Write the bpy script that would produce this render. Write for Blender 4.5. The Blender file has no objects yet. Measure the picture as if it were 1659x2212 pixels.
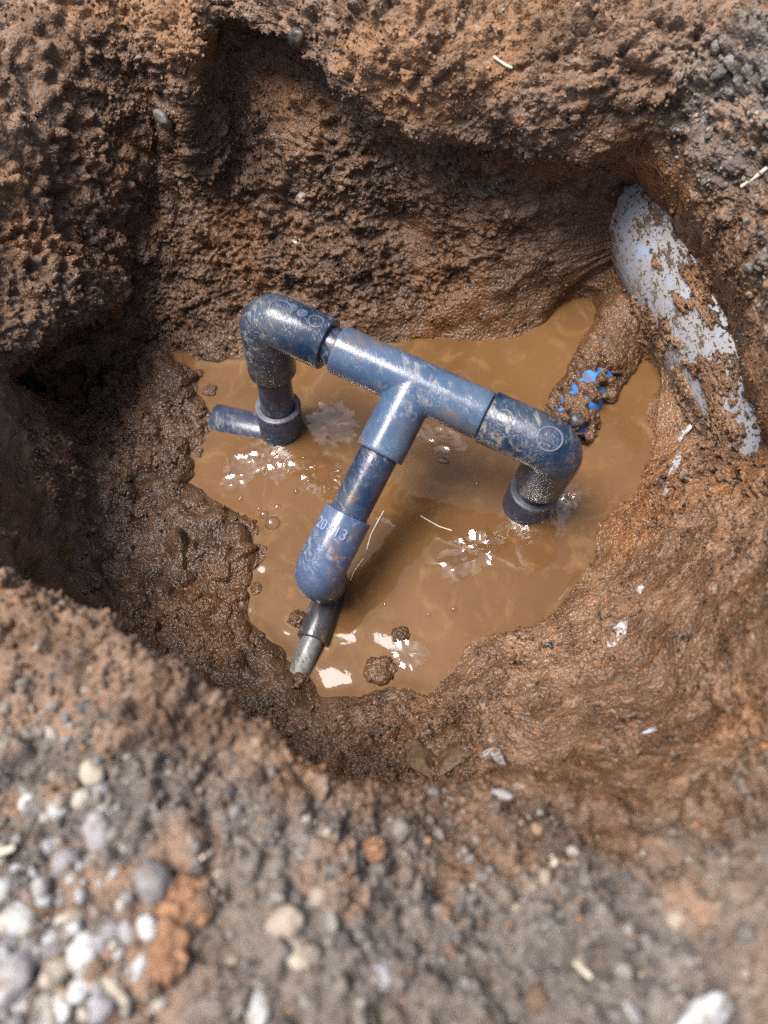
import bpy, bmesh, math, random
import numpy as np
from mathutils import Vector, Matrix

# ------------------------------------------------------------------ camera
# z = 0 is the water level, the phone is held 0.52 m above it; metres throughout
F, CX, CY, CAMH = 1661.0, 829.5, 1106.0, 0.52
nd = np.array([.0998, .429, .898]); nd /= np.linalg.norm(nd)       # "down" seen from the phone
Zw = -nd
Yw = np.array([0, 0, 1.]) - nd[2] * nd; Yw /= np.linalg.norm(Yw)
Xw = np.cross(Yw, Zw)
RW = np.stack([Xw, Yw, Zw])
CAM = np.array([0, 0, CAMH])
def at(px, py, z):            # point of the place at height z along a sight line
    d = RW @ np.array([(px - CX) / F, (py - CY) / F, 1.])
    return CAM + d * ((z - CAMH) / d[2])
def atd(px, py, dep):
    return CAM + RW @ np.array([(px - CX) / F, (py - CY) / F, 1.]) * dep

sc = bpy.context.scene
col = sc.collection
camd = bpy.data.cameras.new('camera')
cam = bpy.data.objects.new('camera', camd); col.objects.link(cam)
m = np.eye(4); m[:3, 0] = RW[:, 0]; m[:3, 1] = -RW[:, 1]; m[:3, 2] = -RW[:, 2]; m[:3, 3] = CAM
cam.matrix_world = Matrix(m.tolist())
camd.sensor_fit = 'VERTICAL'; camd.sensor_height = 24.0
camd.lens = F / 2212 * 24.0
camd.clip_start = 0.01; camd.clip_end = 200
camd.dof.use_dof = True; camd.dof.focus_distance = 0.545
camd.dof.aperture_fstop = camd.lens / 6.5
sc.camera = cam

# ------------------------------------------------------------------ sky, sun, exposure
SUN = Vector((-.255, .070, .960)).normalized()                    # towards the sun
elev = math.asin(SUN.z); azim = math.atan2(SUN.x, SUN.y)
world = bpy.data.worlds.new('World'); sc.world = world; world.use_nodes = True
wt = world.node_tree; wt.nodes.clear()
sky = wt.nodes.new('ShaderNodeTexSky'); sky.sky_type = 'NISHITA'; sky.sun_disc = False
sky.sun_elevation = elev; sky.sun_rotation = azim; sky.air_density = 1.0; sky.dust_density = 6.0; sky.ozone_density = .6
bg = wt.nodes.new('ShaderNodeBackground'); bg.inputs['Strength'].default_value = .085
wo = wt.nodes.new('ShaderNodeOutputWorld')
wt.links.new(sky.outputs[0], bg.inputs[0]); wt.links.new(bg.outputs[0], wo.inputs[0])
sl = bpy.data.lights.new('sun', 'SUN'); sl.energy = 2.7; sl.angle = math.radians(28); sl.color = (1, .975, .95)
so = bpy.data.objects.new('sun', sl); col.objects.link(so); so.location = (0, 0, 3)
so.rotation_euler = SUN.to_track_quat('Z', 'Y').to_euler()
sc.view_settings.view_transform = 'Standard'; sc.view_settings.look = 'None'
sc.view_settings.exposure = 1.05; sc.view_settings.gamma = 1.0; sc.view_settings.use_curve_mapping = False
sc.render.engine = 'CYCLES'
sc.cycles.use_denoising = False
sc.cycles.max_bounces = 5; sc.cycles.diffuse_bounces = 3; sc.cycles.glossy_bounces = 3
sc.cycles.use_adaptive_sampling = True; sc.cycles.adaptive_threshold = .02

# ------------------------------------------------------------------ numpy noise
rng = np.random.default_rng(7)
random.seed(7)
def _hash(ix, iy, iz, s):
    h = (ix.astype(np.uint32) * np.uint32(374761393) + iy.astype(np.uint32) * np.uint32(668265263)
         + iz.astype(np.uint32) * np.uint32(2147483647 - 977) + np.uint32((s * 974634777) & 0xffffffff))
    h ^= h >> np.uint32(13); h *= np.uint32(1274126177); h ^= h >> np.uint32(16)
    h *= np.uint32(2246822519); h ^= h >> np.uint32(13)
    return h
def _f(h): return (h & np.uint32(0xffffff)).astype(np.float32) / np.float32(0xffffff)
def vnoise(P, freq, seed=0):                     # smooth value noise, -1..1
    Q = (P * freq + 1000.0).astype(np.float32)
    I = np.floor(Q).astype(np.int64); f = Q - I; f = f * f * (3 - 2 * f)
    r = 0
    for dx in (0, 1):
        wx = f[:, 0] if dx else 1 - f[:, 0]
        for dy in (0, 1):
            wy = f[:, 1] if dy else 1 - f[:, 1]
            for dz in (0, 1):
                wz = f[:, 2] if dz else 1 - f[:, 2]
                r = r + wx * wy * wz * _f(_hash(I[:, 0] + dx, I[:, 1] + dy, I[:, 2] + dz, seed))
    return r * 2 - 1
def fbm(P, freq, octs, seed=0, gain=.5):
    r, a = 0, 1.
    for k in range(octs):
        r = r + a * vnoise(P, freq * (2.03 ** k), seed + k * 17); a *= gain
    return r
def clods(P, cell, seed=0, jit=.9):              # rounded lumps, 0..1, and a random value for the lump
    Q = (P / cell + 1000.0).astype(np.float32)
    I = np.floor(Q).astype(np.int64)
    best = np.full(len(P), 9., np.float32); rid = np.zeros(len(P), np.float32)
    for dx in (-1, 0, 1):
        for dy in (-1, 0, 1):
            for dz in (-1, 0, 1):
                X = I[:, 0] + dx; Y = I[:, 1] + dy; Z = I[:, 2] + dz
                h = _hash(X, Y, Z, seed)
                d = (X + .5 + jit * (_f(h) - .5) - Q[:, 0]) ** 2
                d += (Y + .5 + jit * (_f(h >> np.uint32(5)) - .5) - Q[:, 1]) ** 2
                d += (Z + .5 + jit * (_f(h * np.uint32(2654435761)) - .5) - Q[:, 2]) ** 2
                rr = _f((h ^ np.uint32(0x9e3779b9)) * np.uint32(40503))
                d = d * (.75 + .9 * rr)
                k = d < best
                best = np.where(k, d, best); rid = np.where(k, rr, rid)
    return np.sqrt(np.clip(1 - best / .8, 0, 1)), rid
def sstep(a, b, x):
    t = np.clip((x - a) / (b - a), 0, 1); return t * t * (3 - 2 * t)

# ------------------------------------------------------------------ object helpers
def tag(o, label=None, cat=None, group=None, kind=None):
    if label: o['label'] = label
    if cat: o['category'] = cat
    if group: o['group'] = group
    if kind: o['kind'] = kind
    return o
def mesh_np(name, V, faces, mat, parent=None, smooth=True, attrs=None):
    me = bpy.data.meshes.new(name)
    V = np.asarray(V, np.float32); faces = np.asarray(faces, np.int32)
    nf, k = faces.shape
    me.vertices.add(len(V)); me.vertices.foreach_set('co', V.ravel())
    me.loops.add(nf * k); me.loops.foreach_set('vertex_index', faces.ravel())
    me.polygons.add(nf); me.polygons.foreach_set('loop_start', np.arange(nf, dtype=np.int32) * k)
    me.polygons.foreach_set('loop_total', np.full(nf, k, np.int32))
    me.polygons.foreach_set('use_smooth', np.full(nf, smooth, bool))
    me.update(calc_edges=True)
    for an, av in (attrs or {}).items():
        av = np.asarray(av, np.float32)
        if av.ndim == 2:
            a = me.attributes.new(an, 'FLOAT_COLOR', 'POINT')
            a.data.foreach_set('color', np.concatenate([av, np.ones((len(av), 1), np.float32)], 1).ravel()); continue
        a = me.attributes.new(an, 'FLOAT', 'POINT'); a.data.foreach_set('value', np.asarray(av, np.float32))
    o = bpy.data.objects.new(name, me); col.objects.link(o)
    if mat: me.materials.append(mat)
    if parent: o.parent = parent
    return o
def empty(name, loc=(0, 0, 0)):
    o = bpy.data.objects.new(name, None); col.objects.link(o); o.location = loc
    o.empty_display_size = .02
    return o

# ------------------------------------------------------------------ material helpers
class G:
    def __init__(s, name):
        s.m = bpy.data.materials.new(name); s.m.use_nodes = True; s.t = s.m.node_tree; s.t.nodes.clear()
        s.out = s.t.nodes.new('ShaderNodeOutputMaterial')
        s.tc = s.t.nodes.new('ShaderNodeTexCoord')
    def n(s, ty, ins=None, **kw):
        x = s.t.nodes.new('ShaderNode' + ty)
        for k, v in kw.items(): setattr(x, k, v)
        for k, v in (ins or {}).items():
            if hasattr(v, 'links') or isinstance(v, bpy.types.NodeSocket): s.t.links.new(v, x.inputs[k])
            else: x.inputs[k].default_value = v
        return x
    def obj(s): return s.tc.outputs['Object']
    def noise(s, scale, detail=4, rough=.55, vec=None, dist=0):
        return s.n('TexNoise', {'Vector': vec or s.obj(), 'Scale': scale, 'Detail': detail, 'Roughness': rough, 'Distortion': dist}).outputs['Fac']
    def vor(s, scale, out='Distance', vec=None, feature='F1'):
        return s.n('TexVoronoi', {'Vector': vec or s.obj(), 'Scale': scale}, feature=feature).outputs[out]
    def ramp(s, fac, a, b, lo=0., hi=1.):
        return s.n('MapRange', {'Value': fac, 'From Min': a, 'From Max': b, 'To Min': lo, 'To Max': hi}, interpolation_type='SMOOTHSTEP').outputs[0]
    def mix(s, f, a, b, mode='MIX'):
        x = s.t.nodes.new('ShaderNodeMix'); x.data_type = 'RGBA'; x.blend_type = mode
        for i, v in ((0, f), (6, a), (7, b)):
            if isinstance(v, bpy.types.NodeSocket): s.t.links.new(v, x.inputs[i])
            else: x.inputs[i].default_value = v if i == 0 else (*v, 1.)
        return x.outputs[2]
    def math(s, op, a, b=0., c=0.):
        x = s.t.nodes.new('ShaderNodeMath'); x.operation = op
        for i, v in enumerate((a, b, c)):
            if isinstance(v, bpy.types.NodeSocket): s.t.links.new(v, x.inputs[i])
            else: x.inputs[i].default_value = v
        return x.outputs[0]
    def attr(s, nm): return s.n('Attribute', attribute_name=nm).outputs['Fac']
    def bump(s, h, dist, strength=1., normal=None):
        x = s.n('Bump', {'Height': h, 'Distance': dist, 'Strength': strength})
        if normal: s.t.links.new(normal, x.inputs['Normal'])
        return x.outputs[0]
    def bsdf(s, **ins):
        d = {k.replace('_', ' '): v for k, v in ins.items()}
        b = s.n('BsdfPrincipled')
        for k, v in d.items():
            if isinstance(v, bpy.types.NodeSocket): s.t.links.new(v, b.inputs[k])
            else: b.inputs[k].default_value = (*v, 1.) if k == 'Base Color' and isinstance(v, tuple) else v
        s.t.links.new(b.outputs[0], s.out.inputs[0]); return b

def soil_material(name):
    g = G(name)
    c = g.n('Attribute', attribute_name='tint').outputs['Color']
    fine = g.noise(620, 2, .6)
    c = g.mix(g.ramp(fine, .35, .65, 0, .45), c, g.mix(1., c, (.55, .52, .50), 'MULTIPLY'))
    h = g.math('ADD', fine, g.math('MULTIPLY', g.vor(420), -.8))
    g.bsdf(Base_Color=c, Roughness=g.attr('gloss'), Normal=g.bump(h, .0013, .9), Specular_IOR_Level=.7, IOR=1.36)
    return g.m
def lerp(a, b, t): return a + (b - a) * t[:, None]
def soil_tint(Q, wet, top, rid, rust=0.):
    """albedo and roughness of the soil at points Q (brown loam, ochre clay, black and orange grains, gravelly topsoil)"""
    K3 = lambda *v: np.array(v, np.float32)[None]
    mid = vnoise(Q, 60, 301) * .6 + vnoise(Q, 130, 302) * .4
    c = lerp(K3(.150, .090, .056), K3(.250, .162, .108), sstep(-.35, .35, mid))
    c = lerp(c, K3(.29, .155, .075), sstep(.35, .75, fbm(Q, 15, 2, 303)) * .7)
    c = lerp(c, K3(.26, .125, .052), np.asarray(rust) * np.ones(len(Q)))
    c = lerp(c, K3(.36, .165, .070), sstep(.70, .80, vnoise(Q, 240, 304)) * .8)
    c = lerp(c, K3(.040, .034, .034), sstep(.72, .82, vnoise(Q, 230, 305) + .3 * vnoise(Q, 30, 306)))
    c = lerp(c, K3(.40, .33, .27), sstep(.72, .80, vnoise(Q, 260, 307)) * .7)
    c = c * (.72 + .5 * rid)[:, None]
    t = lerp(K3(.088, .072, .062), K3(.240, .205, .178), rid)
    t = lerp(t, K3(.30, .19, .125), sstep(.2, .55, fbm(Q, 38, 2, 311)) * .8)
    t = lerp(t, K3(.045, .042, .043), sstep(.35, .6, fbm(Q, 20, 2, 312)))
    c = lerp(c, t, top)
    wn = sstep(.25, .75, wet + .45 * mid)
    c = lerp(c, c * K3(.56, .50, .44), wn)
    gl = .84 - .50 * wn + .10 * vnoise(Q, 300, 313) * wn - .16 * sstep(.045, .012, Q[:, 2]) * wn
    return c.astype(np.float32), np.clip(gl, .11, 1)
M_SOIL = soil_material('soil')

# ------------------------------------------------------------------ the pit: control net
# every column runs from the water edge outwards:
# edge, foot, low wall, mid wall, under the lip, lip, bank, ground ; (px, py, height) or ('w', x, y, z)
def W(x, y, z): return ('w', x, y, z)
COLS = [
 # north, far wall behind the tee, going clockwise in the picture
 [(880,748,0),(865,640,.028),(845,480,.072),(825,330,.118),(822,275,.150),(835,238,.170),(870,110,.205),(900,-120,.225)],
 [(985,738,0),(985,640,.028),(985,500,.065),(985,385,.105),(985,320,.135),(995,283,.155),(1020,140,.195),(1050,-120,.220)],
 [(1085,730,0),(1095,640,.028),(1110,520,.060),(1120,420,.098),(1130,360,.125),(1140,318,.150),(1190,160,.190),(1240,-120,.220)],
 [(1165,710,0),(1190,630,.025),(1225,530,.055),(1250,440,.090),(1265,385,.115),(1275,335,.145),(1350,160,.190),(1430,-100,.218)],
 [(1262,655,0),(1280,600,.030),(1303,520,.064),(1328,440,.084),(1346,390,.098),(1385,345,.132),(1500,170,.186),(1640,-60,.218)],
 [(1342,752,0),(1362,700,.032),(1394,632,.066),(1440,575,.082),(1490,515,.101),(1540,450,.134),(1640,330,.180),(1850,120,.215)],
 [(1398,800,0),(1422,787,.028),(1460,767,.061),(1522,725,.076),(1578,690,.094),(1632,650,.126),(1740,570,.176),(1960,430,.212)],
 [(1390,920,0),(1432,920,.016),(1500,920,.042),(1580,905,.066),(1640,895,.092),(1690,885,.126),(1790,860,.172),(2000,800,.210)],
 [(1345,1055,0),(1400,1075,.016),(1475,1095,.038),(1570,1105,.064),(1640,1125,.092),(1700,1150,.124),(1800,1190,.168),(2020,1220,.205)],
 [(1280,1180,0),(1340,1220,.018),(1420,1270,.042),(1500,1320,.070),(1580,1365,.098),(1660,1410,.128),(1780,1470,.168),(1990,1560,.202)],
 [(1220,1275,0),(1270,1330,.016),(1340,1400,.038),(1415,1470,.064),(1490,1535,.092),(1560,1600,.122),(1680,1710,.160),(1860,1900,.196)],
 [(1125,1342,0),(1160,1410,.014),(1210,1490,.034),(1265,1560,.058),(1315,1620,.086),(1360,1690,.118),(1430,1830,.156),(1520,2200,.192)],
 [(1030,1360,0),(1050,1430,.012),(1075,1520,.026),(1095,1600,.044),(1105,1665,.066),(1120,1660,.116),(1150,1820,.152),(1180,2230,.190)],
 [(920,1440,0),(935,1500,.010),(955,1570,.022),(965,1640,.036),(965,1735,.058),(955,1685,.128),(940,1830,.156),(930,2240,.192)],
 [(800,1505,0),(815,1560,.010),(830,1620,.020),(835,1680,.034),(825,1785,.066),(800,1690,.146),(760,1830,.164),(740,2240,.196)],
 [(680,1535,0),(680,1570,.010),(680,1620,.018),(670,1680,.034),(640,1775,.072),(640,1640,.160),(570,1780,.176),(520,2240,.200)],
 [(638,1448,.0),(595,1478,.014),(530,1510,.020),(500,1570,.034),(465,1650,.078),(490,1560,.166),(400,1700,.186),(320,2230,.204)],
 [(572,1358,0),(500,1385,.012),(420,1420,.018),(360,1480,.032),(300,1560,.084),(340,1462,.174),(230,1590,.192),(80,2180,.206)],
 [(572,1240,0),(480,1290,.012),(380,1330,.020),(280,1370,.036),(190,1450,.090),(200,1365,.180),(90,1480,.196),(-180,1900,.206)],
 [(558,1150,0),(460,1180,.014),(350,1200,.020),(230,1215,.036),(120,1250,.090),(20,1270,.178),(-90,1360,.200),(-360,1600,.208)],
 [(432,1065,0),(370,1080,.012),(290,1090,.018),(200,1090,.034),(110,1110,.085),(-10,1140,.160),(-130,1180,.200),(-400,1300,.210)],
 [(428,985,0),(370,985,.012),(290,975,.016),(190,970,.026),(105,960,.070),(-20,960,.140),(-150,950,.196),(-400,980,.212)],
 [(462,900,0),(390,890,.012),(290,880,.014),(150,865,.004),(70,855,.062),(-5,800,.138),(-150,730,.186),(-400,640,.214)],
 [(440,840,0),(360,800,.009),(250,800,.006),W(-.290,.378,.002),W(-.288,.386,.070),(95,745,.108),(-80,590,.164),(-330,360,.214)],
 [(400,790,-.004),(345,760,-.008),(270,740,.0),W(-.280,.425,.006),W(-.270,.432,.070),(205,682,.090),(80,500,.142),(-200,160,.214)],
 [(430,780,-.002),(375,745,-.002),(310,715,.004),W(-.228,.446,.008),W(-.222,.450,.034),(272,645,.046),(185,450,.114),(-70,80,.211)],
 [(460,770,.0),(405,715,.010),(365,655,.022),(340,600,.036),(320,540,.052),(290,470,.075),(250,330,.122),(50,0,.208)],
 [(490,772,0),(435,700,.013),(405,620,.031),(385,530,.052),(365,440,.076),(345,360,.099),(320,200,.152),(140,-60,.215)],
 [(520,775,0),(470,680,.018),(440,590,.040),(415,450,.075),(400,350,.100),(370,278,.136),(348,110,.188),(230,-130,.220)],
 [(590,760,0),(555,650,.024),(515,520,.055),(480,380,.092),W(-.078,.535,.130),(412,190,.168),(410,80,.200),(380,-140,.222)],
 [(660,755,0),(640,660,.024),(600,530,.058),(555,330,.105),W(-.030,.605,.172),(470,50,.190),(470,-30,.210),(470,-180,.225)],
 [(770,752,0),(750,650,.027),(720,500,.068),(685,320,.118),W(.030,.562,.170),(650,120,.184),(690,20,.208),(700,-160,.226)],
]
def resolve(p):
    return np.array(p[1:], float) if p[0] == 'w' else at(*p)
NC = len(COLS)
O = np.array([.035, .262])
net = []
for c in COLS:
    pts = [resolve(p) for p in c]
    e = pts[0]
    r0 = np.array([O[0] + (e[0] - O[0]) * .02, O[1] + (e[1] - O[1]) * .02, -.06])
    r1 = np.array([O[0] + (e[0] - O[0]) * .80, O[1] + (e[1] - O[1]) * .80, -.022])
    g = pts[-1]; d = g[:2] - O; d /= np.linalg.norm(d)
    g1 = np.array([*(g[:2] + d * .22), g[2] + .004])
    g2 = np.array([*(O + d * 3.0), .215]); g3 = np.array([*(O + d * 60.0), .215])
    net.append([r0, r1] + pts + [g1, g2, g3])
net = np.array(net)                                   # NC x 13 x 3
U_PER = 37
V_PER = [4, 18, 58, 62, 62, 62, 58, 68, 82, 88, 20, 8, 4]
V_PER = V_PER[:net.shape[1] - 1]
def cr(p0, p1, p2, p3, t):
    return .5 * ((2 * p1) + (-p0 + p2) * t + (2 * p0 - 5 * p1 + 4 * p2 - p3) * t * t + (-p0 + 3 * p1 - 3 * p2 + p3) * t ** 3)
us = []
for i in range(NC):
    t = (np.arange(U_PER) / U_PER)[:, None, None]
    a, b, c, d = (net[(i + k) % NC][None] for k in (-1, 0, 1, 2))
    us.append(cr(a, b, c, d, t))
rows = np.concatenate(us, 0)                          # NU x 13 x 3
NU = len(rows); NR = net.shape[1]
vs = []; vrow = []
for j, nv in enumerate(V_PER):
    t = (np.arange(nv) / nv)[None, :, None]
    b, c = rows[:, j:j + 1], rows[:, j + 1:j + 2]
    a = rows[:, max(j - 1, 0):max(j - 1, 0) + 1]; d = rows[:, min(j + 2, NR - 1):min(j + 2, NR - 1) + 1]
    seg = cr(a, b, c, d, t) if j < 9 else b + (c - b) * t
    vs.append(seg); vrow.append(j + np.arange(nv) / nv)
vs.append(rows[:, -1:]); vrow.append(np.array([NR - 1.]))
S = np.concatenate(vs, 1); vrow = np.concatenate(vrow); NV = S.shape[1]
def grid_normals(S):
    du = np.roll(S, -1, 0) - np.roll(S, 1, 0)
    dv = np.gradient(S, axis=1)
    n = np.cross(du, dv); n /= np.linalg.norm(n, axis=2, keepdims=True) + 1e-12
    return n
Nn = grid_normals(S)
if Nn[:, 10, 2].mean() < 0: Nn = -Nn
P = S.reshape(-1, 3); Nf = Nn.reshape(-1, 3)
VR = np.broadcast_to(vrow, (NU, NV)).reshape(-1)
UU = np.broadcast_to((np.arange(NU) / U_PER)[:, None], (NU, NV)).reshape(-1)
near = VR < 10.6                                      # detail only where anyone can look
idx = np.nonzero(near)[0]
Q = P[idx]; vr = VR[idx]
amp = np.where(vr < 2, .55, np.clip(.55 + (vr - 2) * .40, 0, 1.15))
amp = amp * (1 - sstep(9.6, 10.5, vr) * .6)
smear = sstep(-.05, .35, vnoise(Q, 13, 91) + .35 * vnoise(Q, 40, 92))    # shovel-cut, smoother places
flat = sstep(8.2, 7.2, vr)
big = fbm(Q, 16, 3, 3) * .0085 + (np.abs(fbm(Q, 30, 2, 31)) - .4) * -.005
c1, r1_ = clods(Q + .004 * np.stack([vnoise(Q, 70, 5), vnoise(Q, 70, 6), vnoise(Q, 70, 8)], 1), .0165, 11)
c2, r2_ = clods(Q + .002 * np.stack([vnoise(Q, 160, 15), vnoise(Q, 160, 16), vnoise(Q, 160, 18)], 1), .0058, 12)
c3, r3_ = clods(Q, .0029, 13)
zone = .30 + .95 * sstep(-.45, .5, vnoise(Q, 10, 95) + .4 * vnoise(Q, 27, 96))
rough = (1 - .85 * smear * flat) * zone
disp = big * (.5 + .5 * amp) + amp * rough * (c1 * .0070 * r1_ ** 1.5 + c2 * .0046 * (.25 + r2_) + c3 * .0028 * (.3 + r3_)) - amp * rough * .0042
disp += amp * fbm(Q, 120, 2, 44) * .0012
ct, rt_ = clods(Q + .003 * np.stack([vnoise(Q, 110, 25), vnoise(Q, 110, 26), vnoise(Q, 110, 28)], 1), .0105, 14)
disp += sstep(7.0, 7.8, vr) * sstep(10.5, 9.6, vr) * (ct * .0105 * (.1 + rt_) - .0045)
lz = sstep(15.5, 17., UU[idx]) * sstep(26., 24.5, UU[idx]) * sstep(1.6, 2.2, vr) * sstep(5.6, 4.6, vr)     # trodden slurry lumps on the left
cl, rl_ = clods(Q + .005 * np.stack([vnoise(Q, 60, 35), vnoise(Q, 60, 36), vnoise(Q, 60, 38)], 1), .0150, 19)
disp += lz * (cl * .0085 * (.15 + rl_) - .0040)
pits = sstep(.52, .80, vnoise(Q, 95, 55)) * sstep(-.1, .3, vnoise(Q, 22, 56)) * (vr > 2.6)
disp -= pits * .0028 * rough
disp *= np.clip((vr - .8) * 1.6, 0, 1)
P2 = P.copy(); P2[idx] += Nf[idx] * disp[:, None]
# the bank has crumbled off the buried drain pipe: press the soil back to just inside its wall
DP0, DP1, DPR = np.array([.2590, .56, .0640]), np.array([.3090, .06, -.0080]), .050
dax = (DP1 - DP0) / np.linalg.norm(DP1 - DP0)
q = P2[idx]; rel = q - DP0; sal = rel @ dax; rad = rel - sal[:, None] * dax; dist = np.linalg.norm(rad, axis=1)
band = sstep(.055, .075, sal + .012 * vnoise(q, 60, 101)) * sstep(.44, .39, sal)
side = sstep(.000, -.012, rad[:, 0])
k = band * sstep(DPR + .044, DPR + .026, dist) * side * (vr > 2.5) * (vr < 9)
bare = sstep(.10, .26, .42 * vnoise(q, 30, 102) + .50 * vnoise(q * [1, .55, 1], 95, 103) + .28 * vnoise(q, 260, 104) + .44 - .40 * np.clip(sal - .16, 0, .4) / .25)
tgt = DPR + .0010 + .0022 * c3 + .0022 * c2 * zone - (.0062 + .002 * c2) * bare
P2[idx] = q + rad / (dist[:, None] + 1e-9) * ((tgt - dist) * k)[:, None]
# attributes
uu = UU[idx]; Q2 = P2[idx]
wet = 1 - sstep(.085, .22, Q2[:, 2] + .05 * vnoise(Q2, 9, 71) + .02 * vnoise(Q2, 33, 72))
top = sstep(7.2, 8.3, vr + .7 * vnoise(Q2, 12, 81) + .4 * vnoise(Q2, 45, 82))
south = np.maximum(sstep(8.4, 11.6, uu) * sstep(23.5, 20., uu), sstep(3.2, 4.8, uu) * sstep(10., 7., uu))   # gravelly topsoil sides
top *= np.clip(south + .25 * vnoise(Q2, 20, 83), 0, 1)
rust = sstep(.25, .6, vnoise(Q2, 11, 61) + .3 * vnoise(Q2, 37, 62)) * sstep(.11, .02, Q2[:, 2]) * .8 * (vr < 7) * np.maximum(sstep(4.5, 3., uu), sstep(6., 8., uu) * sstep(16., 13, uu))
tc, gl = soil_tint(Q2, wet, top, np.clip(.15 + .5 * r2_ + .35 * r1_, 0, 1), rust)
clay = sstep(2.6, 4.6, uu) * sstep(13.5, 11.5, uu) * (1 - top) * (.55 + .35 * vnoise(Q2, 14, 77))         # paler sandy clay on the right slope
tc = lerp(tc, tc * np.array([[1.85, 1.84, 1.75]]), np.clip(clay, 0, 1)).astype(np.float32)
slurry = sstep(14.5, 16.5, uu) * sstep(24.5, 22.5, uu) * sstep(.075, .03, Q2[:, 2]) * (vr < 6.5)            # soaked slurry on the left side
tc = (tc * (1 - .30 * slurry)[:, None]).astype(np.float32); gl = np.clip(gl - .10 * slurry, .09, 1)
tint = np.full((len(P), 3), .16, np.float32); tint[idx] = tc
gloss = np.full(len(P), .85, np.float32); gloss[idx] = gl
ii = np.arange(NU)[:, None]; jj = np.arange(NV - 1)[None]
i2 = (ii + 1) % NU
fa = np.stack([ii * NV + jj, i2 * NV + jj, i2 * NV + jj + 1, ii * NV + jj + 1], 2).reshape(-1, 4)
fa = fa[:, ::-1] if True else fa
ground = mesh_np('ground', P2, fa, M_SOIL, attrs={'tint': tint, 'gloss': gloss})
tag(ground, kind='structure')

# ------------------------------------------------------------------ muddy water
def water_material():
    g = G('muddy_water')
    n1 = g.noise(9, 3); n2 = g.noise(26, 5, .62, dist=2.2)
    c = g.mix(g.ramp(n1, .35, .65), (.110, .056, .022), (.146, .075, .031))
    c = g.mix(g.ramp(n2, .48, .72, 0, .6), c, (.21, .12, .05))
    h = g.math('ADD', g.math('MULTIPLY', g.noise(45, 2), 1.0), g.math('MULTIPLY', g.noise(160, 2), .12))
    g.bsdf(Base_Color=c, Roughness=.03, IOR=1.333, Specular_IOR_Level=.5, Normal=g.bump(h, .0015, .2))
    return g.m
M_WATER = water_material()
edge = net[:, 2, :2]
x0, y0 = edge.min(0) - .03; x1, y1 = edge.max(0) + .03
x0 = min(x0, -.25)
st = .0020
gx = np.arange(x0, x1, st); gy = np.arange(y0, y1, st)
hm = np.full((len(gx), len(gy)), -.03)
sel = (VR > 1) & (VR < 5)
tx = ((P2[sel, 0] - x0) / st).round().astype(int); ty = ((P2[sel, 1] - y0) / st).round().astype(int)
ok = (tx >= 0) & (tx < len(gx)) & (ty >= 0) & (ty < len(gy))
np.maximum.at(hm, (tx[ok], ty[ok]), P2[sel, 2][ok])
lift = .0010 * np.exp(np.clip(hm, -.03, 0) / .0012)
for _ in range(2):
    lift = (lift + np.roll(lift, 1, 0) + np.roll(lift, -1, 0) + np.roll(lift, 1, 1) + np.roll(lift, -1, 1)) / 5
GX, GY = np.meshgrid(gx, gy, indexing='ij')
WZ = lift
gq = np.stack([GX.ravel(), GY.ravel(), np.zeros(GX.size)], 1)
rip = vnoise(gq, 34, 501) + .5 * vnoise(gq, 75, 502)
rm_ = np.exp(-((GX + .03) ** 2 + (GY - .165) ** 2) / .065 ** 2)             # ripples still running round the small pipe
WZ = WZ + (.00060 * rm_.ravel() * rip).reshape(GX.shape)
nx, ny = len(gx), len(gy)
a = np.arange(nx - 1)[:, None]; b = np.arange(ny - 1)[None]
wf = np.stack([a * ny + b, (a + 1) * ny + b, (a + 1) * ny + b + 1, a * ny + b + 1], 2).reshape(-1, 4)
water = mesh_np('water', np.stack([GX.ravel(), GY.ravel(), WZ.ravel()], 1), wf, M_WATER)
tag(water, kind='structure')

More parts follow.
